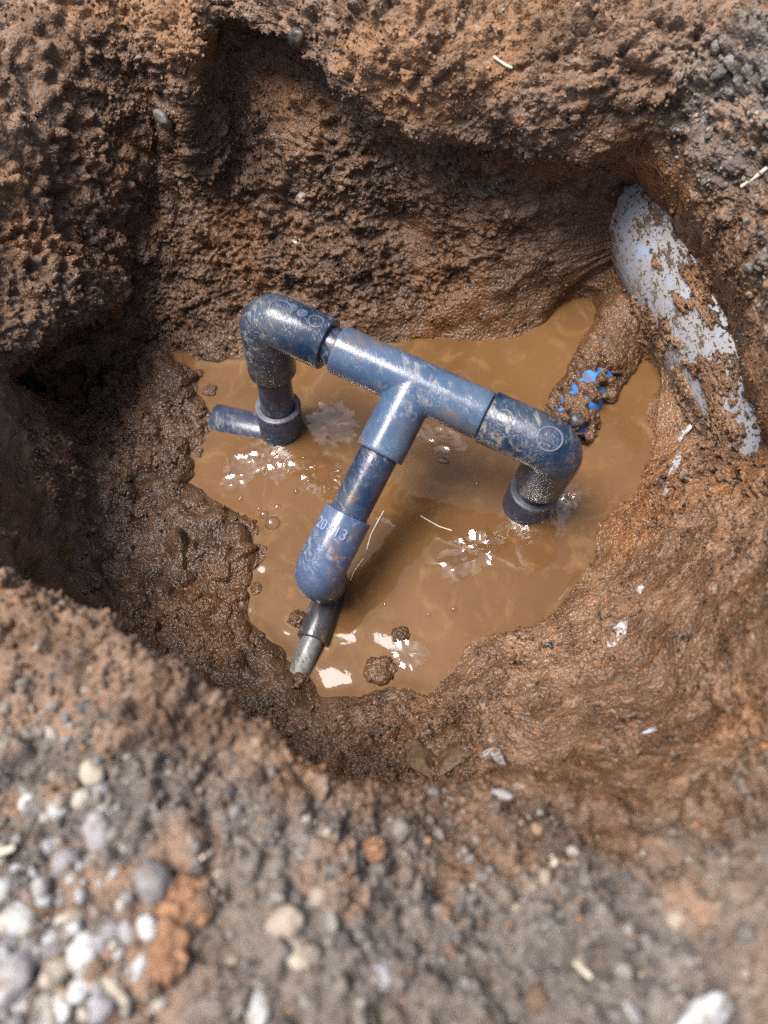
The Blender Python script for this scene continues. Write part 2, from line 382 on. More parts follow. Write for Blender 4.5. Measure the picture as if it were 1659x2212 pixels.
# ------------------------------------------------------------------ materials of the pipes
def pvc_material(name, c0, c1, dust, rough, seed, scratch=.5):
    g = G(name)
    mp = g.n('Mapping', {'Vector': g.obj(), 'Location': (seed, seed * 1.7, -seed)}).outputs[0]
    n1 = g.noise(55, 4, .6, mp); n2 = g.noise(210, 5, .72, g.n('Mapping', {'Vector': mp, 'Scale': (1., .4, .8), 'Rotation': (.9, .2, 1.1)}).outputs[0], .6); n3 = g.noise(900, 3, .7, mp)
    c = g.mix(g.ramp(n1, .35, .65), c0, c1)
    ms = g.n('Mapping', {'Vector': mp, 'Scale': (1., .12, 1.), 'Rotation': (.4, .3, .7)}).outputs[0]
    sc_ = g.noise(1100, 3, .6, ms)
    zone_ = g.ramp(g.noise(26, 3, .55, mp), .40, .66)
    streak = g.math('MULTIPLY', g.ramp(sc_, .50, .70), g.ramp(n1, .40, .62))
    patch = g.math('MULTIPLY', g.ramp(n2, .50, .64), zone_)
    film_ = g.math('MULTIPLY', g.ramp(g.noise(40, 5, .65, ms), .45, .72), .16)
    grit = g.math('MULTIPLY', g.ramp(n3, .60, .68), g.math('MULTIPLY', zone_, g.ramp(n1, .40, .60)))
    d = g.math('MAXIMUM', g.math('MULTIPLY', patch, .62), g.math('MAXIMUM', g.math('MULTIPLY', streak, scratch), g.math('MULTIPLY', grit, .6)))
    d = g.math('MULTIPLY', g.math('MAXIMUM', d, film_), dust)
    dc = g.mix(g.ramp(g.noise(120, 3, .5, mp), .4, .6), (.46, .44, .40), (.40, .32, .23))
    c = g.mix(d, c, dc)
    brown = g.math('MULTIPLY', g.ramp(g.noise(30, 5, .65, mp), .54, .64), g.ramp(n2, .38, .60))
    c = g.mix(g.math('MULTIPLY', brown, .7), c, (.17, .105, .055))
    r = g.math('ADD', g.ramp(d, 0, .7, rough, .75), g.math('MULTIPLY', g.math('SUBTRACT', n2, .5), .12))
    h = g.math('ADD', g.math('MULTIPLY', d, 1.), g.math('MULTIPLY', sc_, .25))
    g.bsdf(Base_Color=c, Roughness=r, IOR=1.5, Normal=g.bump(h, .0003, .7))
    return g.m
M_TEE = pvc_material('tee_plastic', (.044, .080, .145), (.064, .108, .185), .95, .17, 1.3, .35)
M_ELB = pvc_material('elbow_plastic', (.011, .026, .055), (.019, .042, .084), .9, .18, 4.1, .6)
M_ELB2 = pvc_material('elbow_plastic_scuffed', (.011, .026, .055), (.019, .042, .084), 1.0, .19, 11.7, .7)
M_PIPE = pvc_material('pipe_plastic', (.012, .026, .060), (.019, .044, .095), .75, .17, 7.7, .5)
M_RED = pvc_material('reducer_plastic', (.052, .085, .172), (.074, .114, .215), .8, .2, 9.2, .35)
M_SOCK = pvc_material('socket_plastic', (.024, .034, .062), (.038, .050, .088), .55, .22, 2.9, .2)
M_RIM = pvc_material('socket_rim_plastic', (.075, .08, .11), (.14, .145, .18), .6, .25, 3.3, .2)
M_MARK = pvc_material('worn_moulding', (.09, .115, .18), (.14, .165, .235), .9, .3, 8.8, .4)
M_LETTER = pvc_material('highlit_lettering', (.24, .27, .38), (.31, .34, .44), .6, .3, 12.8, .3)  # paler than the elbow: highlights on the raised letter edges put into the colour
M_GREY = pvc_material('grey_plastic', (.022, .023, .028), (.032, .033, .040), .5, .20, 5.5, .2)
M_SMALL = pvc_material('small_pipe_plastic', (.07, .075, .075), (.13, .14, .14), .8, .25, 6.6, .3)

# ------------------------------------------------------------------ tube builders
def nrm(v): v = np.asarray(v, float); return v / np.linalg.norm(v)
def fillet(p0, c, p1, rb, n=14):
    """p0 -> corner c -> p1 with a rounded bend"""
    a, b = nrm(p0 - c), nrm(p1 - c)
    half = math.acos(np.clip(a @ b, -1, 1)) / 2
    t = rb / math.tan(half)
    s, e = c + a * t, c + b * t
    mid = nrm(a + b); cen = c + mid * (rb / math.sin(half))
    va, vb = s - cen, e - cen
    ang = math.acos(np.clip(nrm(va) @ nrm(vb), -1, 1))
    pts = [p0]
    for k in range(n + 1):
        f = k / n
        pts.append(cen + (va * math.sin((1 - f) * ang) + vb * math.sin(f * ang)) / math.sin(ang))
    pts.append(p1)
    return np.array(pts)
def tube_rings(path, rad, seg=56):
    path = np.asarray(path, float); n = len(path)
    T = np.gradient(path, axis=0); T[0] = path[1] - path[0]; T[-1] = path[-1] - path[-2]
    T /= np.linalg.norm(T, axis=1, keepdims=True)
    e = nrm(np.cross(T[0], [.31, .77, .55])); th = np.linspace(0, 2 * np.pi, seg, endpoint=False)
    R = []
    for i in range(n):
        e = nrm(e - T[i] * (e @ T[i])); f = np.cross(T[i], e)
        R.append(path[i] + rad[i] * (np.cos(th)[:, None] * e + np.sin(th)[:, None] * f))
    return R
def rings_mesh(R):
    seg = len(R[0]); V = np.concatenate(R); F_ = []
    for i in range(len(R) - 1):
        for k in range(seg):
            k2 = (k + 1) % seg
            F_.append((i * seg + k, i * seg + k2, (i + 1) * seg + k2, (i + 1) * seg + k))
    c0 = len(V); V = np.vstack([V, R[0].mean(0), R[-1].mean(0)])
    tri = [(c0, (k + 1) % seg, k, k) for k in range(seg)]
    b = (len(R) - 1) * seg
    tri += [(c0 + 1, b + k, b + (k + 1) % seg, b + (k + 1) % seg) for k in range(seg)]
    return V, F_, [t[:3] for t in tri]
def pipe_mesh(path, R, hole0=None, hole1=None, deep=.008, ch=.0009, seg=56):
    """tube along a path; an end with a hole radius gets a socket mouth"""
    path = np.asarray(path, float)
    a0, a1 = nrm(path[0] - path[1]), nrm(path[-1] - path[-2])
    P_, r_ = [], []
    if hole0:
        P_ += [path[0] - a0 * deep, path[0], path[0] + a0 * 1e-6]; r_ += [hole0, hole0 + .0002, hole0 + .0006]
    P_ += [path[0] + a0 * 2e-6, path[0] - a0 * ch * .3, path[0] - a0 * ch]; r_ += [R - ch, R - ch * .3, R]
    mid = path[1:-1]
    for q in mid: P_.append(q); r_.append(R)
    P_ += [path[-1] - a1 * ch, path[-1] - a1 * ch * .3, path[-1] - a1 * 2e-6]; r_ += [R, R - ch * .3, R - ch]
    if hole1:
        P_ += [path[-1] - a1 * 1e-6, path[-1], path[-1] - a1 * deep]; r_ += [hole1 + .0006, hole1 + .0002, hole1]
    # ring frames follow the smooth path, not the in-and-out order of the mouth
    e = nrm(np.cross(a0, [.31, .77, .55])); th = np.linspace(0, 2 * np.pi, seg, endpoint=False)
    nm = len(path)
    T = np.gradient(path, axis=0); T[0] = path[1] - path[0]; T[-1] = path[-1] - path[-2]
    T /= np.linalg.norm(T, axis=1, keepdims=True)
    n0 = (3 if hole0 else 0) + 3; n1 = 3 + (3 if hole1 else 0)
    tang = [T[0]] * n0 + list(T[1:-1]) + [T[-1]] * n1
    R_ = []
    for p, r, t in zip(P_, r_, tang):
        e = nrm(e - t * (e @ t)); f = np.cross(t, e)
        R_.append(np.asarray(p) + r * (np.cos(th)[:, None] * e + np.sin(th)[:, None] * f))
    return rings_mesh(R_)
def build(name, parts, mat, parent=None):
    bm = bmesh.new()
    for V, Fq, Ft in parts:
        vs_ = [bm.verts.new(v) for v in V]
        for f in list(Fq) + list(Ft):
            try: bm.faces.new([vs_[i] for i in f])
            except ValueError: pass
    bmesh.ops.recalc_face_normals(bm, faces=bm.faces)
    me = bpy.data.meshes.new(name); bm.to_mesh(me); bm.free()
    me.shade_smooth()
    me.set_sharp_from_angle(angle=math.radians(38))
    o = bpy.data.objects.new(name, me); col.objects.link(o); me.materials.append(mat)
    if parent: o.parent = parent
    return o
def axis_near(px, py, p0, d):      # point of the axis p0 + t d nearest to a sight line
    r = RW @ np.array([(px - CX) / F, (py - CY) / F, 1.]); r /= np.linalg.norm(r); d = nrm(d)
    w = CAM - p0; b = r @ d; t = ((w @ d) - (w @ r) * b) / (1 - b * b)
    return p0 + d * t
def line_pts(a, b, n=2): return [a + (b - a) * k / (n - 1) for k in range(n)]

# ------------------------------------------------------------------ the pipe assembly
RF, RP, RE = .0165, .0131, .0177
A = atd(570, 681, .517); B = atd(1207, 971, .49); ux = nrm(B - A)
Cc = axis_near(896, 831, A, ux)
D = atd(672, 1235, .51); D = D - ux * ((D - Cc) @ ux) * .5; vx = nrm(D - Cc)
baseL = at(608, 925, 0); baseR = at(1137, 1088, 0)
la, lb = nrm(baseL - A), nrm(baseR - B)
asm = empty('pipe_assembly', tuple(baseL * [1, 1, 0]))
bpy.context.view_layer.update()
off = -np.array(asm.location)
tag(asm, 'dark blue plastic water pipes joined in a tee standing in muddy water', 'pipe')
def part(name, meshes, mat, parent=asm):
    ms = [(np.asarray(V) + off, a, b) for V, a, b in meshes]
    return build(name, ms, mat, parent)
def sub(name, meshes, mat, parent):
    return build(name, [(np.asarray(V) + off, a, b) for V, a, b in meshes], mat, parent)
# left elbow
eL = axis_near(712, 738, A, ux); eLd = axis_near(578, 800, A, la)
elbowL = part('elbow_fitting', [pipe_mesh(fillet(eL, A, eLd, RE * .62), RE, RP, RP)], M_ELB2)
elbowL['label'] = 'scuffed navy elbow at the far left end of the run'
# pipe between left elbow and tee
tL = axis_near(730, 755, A, ux); tR = axis_near(1049, 900, A, ux)
part('pipe', [pipe_mesh(line_pts(eL - ux * .006, tL + ux * .006, 4), RP)], M_PIPE)
# tee
tB = axis_near(814, 979, Cc, vx)
tee = part('tee_fitting', [pipe_mesh(line_pts(tL, tR, 8), RF, RP, RP), pipe_mesh(line_pts(Cc, tB, 6), RF, None, RP)], M_TEE)
rm = tee.modifiers.new('remesh', 'REMESH'); rm.mode = 'VOXEL'; rm.voxel_size = .0008; rm.use_smooth_shade = True
sm = tee.modifiers.new('smooth', 'SMOOTH'); sm.factor = .5; sm.iterations = 4
tee['label'] = 'violet blue tee joining the run to the branch'
# right elbow
eR = tR + ux * .0008; eRd = B + lb * .047
elbowR = part('elbow_fitting', [pipe_mesh(fillet(eR, B, eRd, RE * .62), RE, RP, RP)], M_ELB)
elbowR['label'] = 'dusty navy elbow at the right end of the run'
part('pipe', [pipe_mesh(line_pts(tR - ux * .005, eR + ux * .005, 3), RP)], M_PIPE)
# legs
ringL = axis_near(594, 878, A, la)
part('pipe', [pipe_mesh(line_pts(eLd - la * .006, ringL + la * .01, 5), RP)], M_PIPE)
sl_bot = baseL + la * .012
brL = nrm((at(470, 880, -.004) - at(600, 905, -.004)) * [1, 1, 0])
sockL = part('socket_fitting', [pipe_mesh(fillet(ringL, sl_bot + np.array([0, 0, -.002]), sl_bot + brL * .060, RF * .6), RF * 1.06, RP, RP)], M_SOCK)
# right lower socket
ringR = axis_near(1157, 1056, B, lb)
part('pipe', [pipe_mesh(line_pts(eRd - lb * .006, ringR + lb * .012, 4), RP)], M_PIPE)
brR = nrm((at(1330, 760, 0) - at(1170, 1040, 0)) * [1, 1, 0])
sr_bot = baseR + lb * .016
sockR = part('socket_fitting', [pipe_mesh(fillet(ringR, sr_bot, sr_bot + brR * .05 + np.array([0, 0, -.006]), RF * .6), RF * 1.06, RP, RP)], M_SOCK)
for own, rc, ld in ((sockL, ringL, la), (sockR, ringR, lb)):      # paler cut rims of the lower sockets
    V, q_, t_ = pipe_mesh([rc - ld * .0006, rc + ld * .0006, rc + ld * .0022], RF * 1.075, RP + .0004, None, deep=.004, ch=.0005)
    sub('socket_rim', [(V, q_, t_)], M_RIM, own)
# branch pipe and reducing elbow
rT = axis_near(744, 1105, Cc, vx)
part('pipe', [pipe_mesh(line_pts(tB - vx * .006, rT + vx * .008, 5), RP)], M_PIPE)
K = np.array([-.0495, .2035, .010]); kd = nrm(K - D)
redu = part('reducing_elbow', [pipe_mesh(fillet(rT, D, D + kd * .022, RF * .70), RF, RP, .0092)], M_RED)
redu['label'] = 'violet blue reducing elbow with raised size number'
part('pipe', [pipe_mesh(line_pts(D + kd * .016, K + kd * .006, 4), .0091)], M_GREY)
kE = at(674, 1385, .004); kM = K + kd * .012; kM = kM * [1, 1, 0] + np.array([0, 0, -.001])
small = part('small_elbow', [pipe_mesh(fillet(K, kM, kE, .0075), .0112, .0092, .0078)], M_GREY)
sE = at(636, 1478, -.002); sd = nrm(sE - kE)
part('small_pipe', [pipe_mesh(line_pts(kE - sd * .005, sE + sd * .05, 5), .0079)], M_SMALL)

# raised marks -------------------------------------------------------
class Cyl:
    def __init__(s, p, d, r):
        s.p, s.d, s.r = p, nrm(d), r
        e = CAM - p; s.e = nrm(e - s.d * (e @ s.d)); s.f = np.cross(s.d, s.e)
    def hit(s, px, py):                   # (along, angle) of the surface point on a sight line
        r = RW @ np.array([(px - CX) / F, (py - CY) / F, 1.])
        o = CAM - s.p; oe = np.array([o @ s.e, o @ s.f]); re_ = np.array([r @ s.e, r @ s.f])
        a, b, c = re_ @ re_, 2 * oe @ re_, oe @ oe - s.r ** 2
        t = (-b - math.sqrt(max(b * b - 4 * a * c, 0))) / (2 * a)
        q = CAM + r * t - s.p
        return q @ s.d, math.atan2(q @ s.f, q @ s.e)
    def pt(s, al, an, h=0.):
        return s.p + s.d * al + (s.e * math.cos(an) + s.f * math.sin(an)) * (s.r + h)
def surf_ring(cyl, al, an, r, w=.0005, h=.0004, n=40):
    R_ = []
    for k in range(n):
        t = 2 * math.pi * k / n; cs, sn = math.cos(t), math.sin(t)
        R_.append(np.array([cyl.pt(al + cs * q, an + sn * q / cyl.r, hh) for q, hh in ((r - w, -.0003), (r - w * .5, h), (r + w * .5, h), (r + w, -.0003))]))
    V = np.concatenate(R_); Fq = [(k * 4 + j, k * 4 + j + 1, ((k + 1) % n) * 4 + j + 1, ((k + 1) % n) * 4 + j) for k in range(n) for j in range(3)]
    return V, Fq, []
def surf_poly(cyl, al, an, poly, h=.0003):
    """flat closed outline (x around, y along) laid on the cylinder as a raised pad"""
    n = len(poly); V = [cyl.pt(al + y, an + x / cyl.r, -.0003) for x, y in poly] + [cyl.pt(al + y, an + x / cyl.r, h) for x, y in poly]
    V.append(cyl.pt(al + sum(p[1] for p in poly) / n, an + sum(p[0] for p in poly) / n / cyl.r, h))
    Fq = [(k, (k + 1) % n, n + (k + 1) % n, n + k) for k in range(n)]
    return np.array(V), Fq, [(2 * n, n + k, n + (k + 1) % n) for k in range(n)]
def bar(x0, y0, x1, y1, w):
    d = np.array([x1 - x0, y1 - y0]); d = d / np.linalg.norm(d); q = np.array([-d[1], d[0]]) * w / 2
    return [(x0 - q[0], y0 - q[1]), (x1 - q[0], y1 - q[1]), (x1 + q[0], y1 + q[1]), (x0 + q[0], y0 + q[1])]
def ngon(r, n, ph=0): return [(r * math.cos(ph + 2 * math.pi * k / n), r * math.sin(ph + 2 * math.pi * k / n)) for k in range(n)]
cylL, cylR, cylD = Cyl(A, ux, RE), Cyl(B, ux, RE), Cyl(D, -vx, RF)
for cyl, own, mat, marks in ((cylR, elbowR, M_ELB, ((1089, 902, .0051, 0), (1122, 922, .0032, 1), (1150, 936, .0031, 2), (1188, 947, .0078, 0))),
                             (cylL, elbowL, M_ELB2, ((683, 693, .0048, 0), (653, 676, .0030, 1), (632, 664, .0032, 2), (606, 668, .0075, 0)))):
    for px, py, r, kind in marks:
        al, an = cyl.hit(px, py)
        ms = [surf_ring(cyl, al, an, r)]
        if kind:
            ms.append(surf_ring(cyl, al, an, r * .62))
            ms.append(surf_poly(cyl, al, an, bar(-r * .3, -r * .3, r * .3, r * .3, r * .25)))
            ms.append(surf_poly(cyl, al, an, bar(-r * .3, r * .3, r * .3, -r * .3, r * .25), .00034))
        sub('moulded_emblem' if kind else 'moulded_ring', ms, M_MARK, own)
# "20x13" raised in the plastic, read across the pipe
fc = bpy.data.curves.new('size_lettering', 'FONT'); fc.body = '20\u00d713'; fc.size = 1.; fc.align_x = 'CENTER'; fc.align_y = 'CENTER'
fc.extrude = .02; fc.bevel_depth = .012; fc.resolution_u = 3; fc.offset = -.012
fo = bpy.data.objects.new('size_lettering', fc); col.objects.link(fo)
bpy.context.view_layer.update()
tm = bpy.data.meshes.new_from_object(fo.evaluated_get(bpy.context.evaluated_depsgraph_get()))
bpy.data.objects.remove(fo)
al, an = cylD.hit(713, 1142)
tv = np.array([v.co[:] for v in tm.vertices])
wid = np.ptp(tv[:, 0]); scl = .0235 / wid
# which way round is the reading direction?
p_plus = cylD.pt(al, an + .3); p_0 = cylD.pt(al, an)
sgn = 1. if (RW.T @ (p_plus - p_0))[0] > 0 else -1.
nv = np.array([cylD.pt(al + v[1] * scl * 1.12, an + sgn * v[0] * scl / RF, v[2] * scl * 1.9 + .0002) for v in tv])
for v, q in zip(tm.vertices, nv): v.co = q + off
to = bpy.data.objects.new('size_lettering', tm); col.objects.link(to); to.parent = redu
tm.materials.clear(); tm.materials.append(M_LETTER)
if sgn < 0: tm.flip_normals()
al, an = cylD.hit(689, 1166)
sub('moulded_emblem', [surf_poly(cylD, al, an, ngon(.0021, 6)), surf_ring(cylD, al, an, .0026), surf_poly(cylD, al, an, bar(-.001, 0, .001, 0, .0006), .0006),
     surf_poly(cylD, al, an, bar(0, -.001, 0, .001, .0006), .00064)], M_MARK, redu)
al, an = cylD.hit(697, 1180)
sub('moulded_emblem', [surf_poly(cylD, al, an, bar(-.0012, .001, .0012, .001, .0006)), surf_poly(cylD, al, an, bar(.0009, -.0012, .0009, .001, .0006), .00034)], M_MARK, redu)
al, an = cylD.hit(671, 1199)
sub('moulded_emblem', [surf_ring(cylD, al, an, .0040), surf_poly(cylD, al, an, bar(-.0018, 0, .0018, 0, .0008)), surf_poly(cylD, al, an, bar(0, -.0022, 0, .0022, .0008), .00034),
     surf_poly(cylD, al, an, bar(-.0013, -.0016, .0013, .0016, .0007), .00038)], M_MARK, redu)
# ------------------------------------------------------------------ drain pipe in the bank
def drain_material():
    g = G('drain_pipe_plastic')
    n = g.noise(45, 5, .7); n2 = g.noise(380, 3, .65)
    st_ = g.n('Mapping', {'Vector': g.obj(), 'Scale': (2.2, .5, 1.6), 'Rotation': (.5, .2, .3)}).outputs[0]
    s1 = g.noise(120, 5, .7, st_)
    t = g.math('ADD', g.math('MULTIPLY', n, .55), g.math('MULTIPLY', s1, .45))
    mud = g.math('MAXIMUM', g.ramp(t, .53, .60), g.math('MULTIPLY', g.ramp(n2, .58, .66), g.ramp(t, .40, .5)))
    thin = g.ramp(t, .34, .52, 0, .75)
    c = g.mix(thin, (.27, .325, .43), (.26, .22, .18))
    c = g.mix(mud, c, g.mix(n2, (.15, .090, .046), (.25, .155, .085)))
    g.bsdf(Base_Color=c, Roughness=g.ramp(mud, 0, 1, .3, .36), IOR=1.4, Normal=g.bump(g.math('ADD', mud, g.math('MULTIPLY', g.math('MULTIPLY', mud, n2), 1.6)), .0022, .9))
    return g.m
dm = (DP0 + DP1) / 2
dp = build('drain_pipe', [(lambda t: (np.asarray(t[0]) - dm, t[1], t[2]))(pipe_mesh(line_pts(DP0, DP1, 10), DPR, DPR - .004, DPR - .004, seg=96))], drain_material())
dp.location = dm
tag(dp, 'pale grey drain pipe half buried in the right bank, smeared with mud', 'pipe')

# ------------------------------------------------------------------ blue pipe caked in mud
def blue_material():
    g = G('bright_blue_plastic')
    sm_ = g.ramp(g.noise(150, 5, .7), .50, .62)
    g.bsdf(Base_Color=g.mix(sm_, g.mix(g.ramp(g.noise(120, 4), .4, .6), (.020, .13, .40), (.035, .20, .52)), (.16, .10, .055)), Roughness=.3, IOR=1.5)
    return g.m
b0 = at(1208, 948, -.003); b1 = at(1330, 745, -.003); bd = nrm(b1 - b0); bl_ = np.linalg.norm(b1 - b0) + .06
bp = empty('blue_pipe', tuple(b0)); tag(bp, 'bright blue pipe caked in brown mud behind the right elbow', 'pipe')
off_b = -b0
V_, q_, t_ = pipe_mesh(line_pts(b0, b0 + bd * bl_, 8), .0165, .0135, None)
build('pipe_wall', [(V_ + off_b, q_, t_)], blue_material(), bp)
# mud crust: a lumpy sleeve that leaves windows where it sinks under the plastic
nu_, nv_ = 150, 150
th = np.linspace(0, 2 * np.pi, nu_, endpoint=False); tt = np.linspace(0.0, 1., nv_)
e1 = nrm(np.cross(bd, [0, 0, 1.])); e2 = np.cross(e1, bd)
TH, TT = np.meshgrid(th, tt, indexing='ij')
dirv = np.cos(TH)[..., None] * e1 + np.sin(TH)[..., None] * e2
base = b0 + bd * (.001 + TT * (bl_ - .004))[..., None] + dirv * .0170
q = base.reshape(-1, 3)
k1, _ = clods(q, .011, 201); k2, _ = clods(q, .005, 202); k3, _ = clods(q, .0028, 203)
wnd = sstep(-.04, .16, .8 * vnoise(q, 135, 207) + .55 * vnoise(q, 260, 205) + 1.45 * sstep(.30, .65, TT.ravel()) - .06)
hgt = -.0022 + wnd * (.0042 + .0028 * k1 + .0022 * k2 + .0014 * k3)
hgt = hgt + sstep(.35, 1., TT.ravel()) * (.001 + .012 * np.abs(vnoise(q, 45, 209)))
cr_ = q + dirv.reshape(-1, 3) * hgt[:, None]
a = np.arange(nu_)[:, None]; b = np.arange(nv_ - 1)[None]; a2 = (a + 1) % nu_
ff = np.stack([a * nv_ + b, a2 * nv_ + b, a2 * nv_ + b + 1, a * nv_ + b + 1], 2).reshape(-1, 4)
tc, gl = soil_tint(q, np.full(len(q), .95), np.zeros(len(q)), np.clip(.3 + .6 * k2, 0, 1), .12)
o = mesh_np('mud_crust', cr_ + off_b, ff, M_SOIL, bp, attrs={'tint': tc, 'gloss': gl})

# ------------------------------------------------------------------ crumbs and gravel
from mathutils.bvhtree import BVHTree
bpy.context.view_layer.update()
BVH = BVHTree.FromObject(ground, bpy.context.evaluated_depsgraph_get())
def hit(px, py):
    d = Vector((RW @ np.array([(px - CX) / F, (py - CY) / F, 1.])).tolist()).normalized()
    loc, no, _, _ = BVH.ray_cast(Vector(CAM.tolist()), d)
    if loc is None: return at(px, py, .2), np.array([0, 0, 1.])
    no = np.array(no)
    if no @ np.array(d) > 0: no = -no
    return np.array(loc), no
def ico(sub_):
    bm = bmesh.new(); bmesh.ops.create_icosphere(bm, subdivisions=sub_, radius=1.)
    V = np.array([v.co[:] for v in bm.verts]); F_ = np.array([[v.index for v in f.verts] for f in bm.faces]); bm.free()
    return V, F_
ICO0, ICO1, ICO2 = ico(1), ico(2), ico(3)
def rand_rot(n):
    q = rng.normal(size=(n, 4)); q /= np.linalg.norm(q, axis=1, keepdims=True)
    w, x, y, z = q.T
    return np.stack([1 - 2 * (y * y + z * z), 2 * (x * y - z * w), 2 * (x * z + y * w), 2 * (x * y + z * w), 1 - 2 * (x * x + z * z), 2 * (y * z - x * w),
                     2 * (x * z - y * w), 2 * (y * z + x * w), 1 - 2 * (x * x + y * y)], 1).reshape(n, 3, 3)
def lumps(C_, R_, sh, rough_, squash=.35):
    """many irregular lumps as one vertex/face array"""
    V0, F0 = sh; n = len(C_); k = len(V0)
    rot = rand_rot(n); sc_ = 1 - squash * rng.random((n, 1, 3))
    bumps = 1 + rough_ * rng.normal(size=(n, k, 1)).clip(-1.6, 1.6)
    V = np.einsum('nij,nkj->nki', rot, V0[None] * sc_ * bumps) * R_[:, None, None] + C_[:, None]
    F_ = F0[None] + (np.arange(n) * k)[:, None, None]
    return V.reshape(-1, 3), F_.reshape(-1, 3)
area_w = np.linalg.norm(np.roll(S, -1, 0) - S, axis=2) * np.linalg.norm(np.gradient(S, axis=1), axis=2)
area_w = area_w.reshape(-1)
Nd = grid_normals(P2.reshape(NU, NV, 3)).reshape(-1, 3)
if Nd.reshape(NU, NV, 3)[:, 10, 2].mean() < 0: Nd = -Nd
def scatter(mask, n):
    w = area_w * mask; w = w / w.sum()
    return rng.choice(len(w), n, p=w)
full = lambda a, fill=0.: (lambda z: (z.__setitem__(idx, a), z)[1])(np.full(len(P), fill))
SM = full(smear * flat); TOP = full(top); WET = full(wet)
mk = (VR > 2.15) & (VR < 9.2)
clus = sstep(-.25, .45, full(vnoise(Q2, 34, 401)))
# loam crumbs
for (n, lo, hi, sh) in ((17000, .0007, .0015, ICO0), (3600, .0012, .0027, ICO1)):
    s_ = scatter(mk * (1 - .85 * SM) * (.12 + clus) * (1 - .6 * TOP), n)
    R_ = lo + (hi - lo) * rng.random(n) ** 2.2
    C_ = P2[s_] + Nd[s_] * (R_ * .25)[:, None] + rng.normal(size=(n, 3)) * .0006
    V, F_ = lumps(C_, R_, sh, .16)
    k = len(sh[0]); rp = np.repeat
    rid = rng.random(n)
    tc, gl = soil_tint(C_, WET[s_], TOP[s_] * .6, np.clip(.2 + .8 * rid, 0, 1))
    o = mesh_np('soil_crumbs', V, F_, M_SOIL, attrs={'tint': rp(tc, k, 0), 'gloss': rp(gl, k)})
    tag(o, 'loose brown soil crumbs clinging to the sides of the pit', 'soil', kind='stuff')
# gritty grains standing out of the right slope and the far wall
s_ = scatter((VR > 2.1) * (VR < 8.2) * np.maximum(sstep(3.5, 5., UU) * sstep(15., 13., UU), .45 * (UU > 26) + .45 * (UU < 4)), 11000)
R_ = .0005 + .0009 * rng.random(len(s_)) ** 1.8
C_ = P2[s_] + Nd[s_] * (R_ * .35)[:, None]
V, F_ = lumps(C_, R_, ICO0, .14)
tc, gl = soil_tint(C_, WET[s_], TOP[s_] * .5, rng.random(len(s_)))
tc = tc * (1 + .75 * rng.random((len(s_), 1)))
tag(mesh_np('soil_crumbs', V, F_, M_SOIL, attrs={'tint': np.repeat(tc, len(ICO0[0]), 0), 'gloss': np.repeat(gl, len(ICO0[0]))}), 'fine sandy grains on the right slope and far wall', 'soil', kind='stuff')
# gravel in the topsoil
PAL = np.array([(.33, .29, .25), (.20, .175, .155), (.26, .215, .175), (.42, .38, .33), (.30, .19, .12), (.12, .11, .105), (.36, .30, .23), (.34, .33, .35)])
WT = np.array([.20, .22, .2, .08, .12, .10, .05, .03])
for (n, lo, hi, sh, rg) in ((8500, .0010, .0028, ICO0, .15), (950, .0026, .0056, ICO1, .13)):
    s_ = scatter((VR > 7.0) * (VR < 9.35) * TOP ** 1.3, n)
    R_ = lo + (hi - lo) * rng.random(n) ** 1.8
    C_ = P2[s_] + Nd[s_] * (R_ * .05)[:, None]
    V, F_ = lumps(C_, R_, sh, rg, .55)
    k = len(sh[0])
    cc = PAL[rng.choice(len(PAL), n, p=WT)] * (.5 + .5 * rng.random((n, 1)))
    o = mesh_np('gravel', V, F_, M_SOIL, attrs={'tint': np.repeat(cc, k, 0), 'gloss': np.full(n * k, .8)})
    tag(o, 'mixed grey and tan gravel strewn over the ground round the pit', 'gravel', kind='stuff')
sx, sy = [], []
while len(sx) < 190:
    px, py = rng.uniform(-60, 430), rng.uniform(1700, 2260)
    if (py - 1700) / 560 * .9 + .15 - max(px - 180, 0) / 250 + .25 * vnoise(np.array([[px, py, 0.]]), .012, 3)[0] > rng.random(): sx.append(px); sy.append(py)
hp = [hit(a, b) for a, b in zip(sx, sy)]
C_ = np.array([h_[0] for h_ in hp]); R_ = .0016 + .0044 * rng.random(len(C_)) ** 1.6
V, F_ = lumps(C_, R_, ICO1, .13, .55)
PAL2 = np.array([(.52, .52, .52), (.42, .38, .32), (.36, .35, .36), (.24, .23, .23), (.46, .42, .36), (.28, .19, .13)])
cc = PAL2[rng.choice(6, len(C_), p=(.18, .2, .22, .16, .14, .1))] * (.65 + .4 * rng.random((len(C_), 1)))
tag(mesh_np('gravel', V, F_, M_SOIL, attrs={'tint': np.repeat(cc, len(ICO1[0]), 0), 'gloss': np.full(len(V), .7)}), 'pale angular gravel packed at the left of the foreground', 'gravel', kind='stuff')
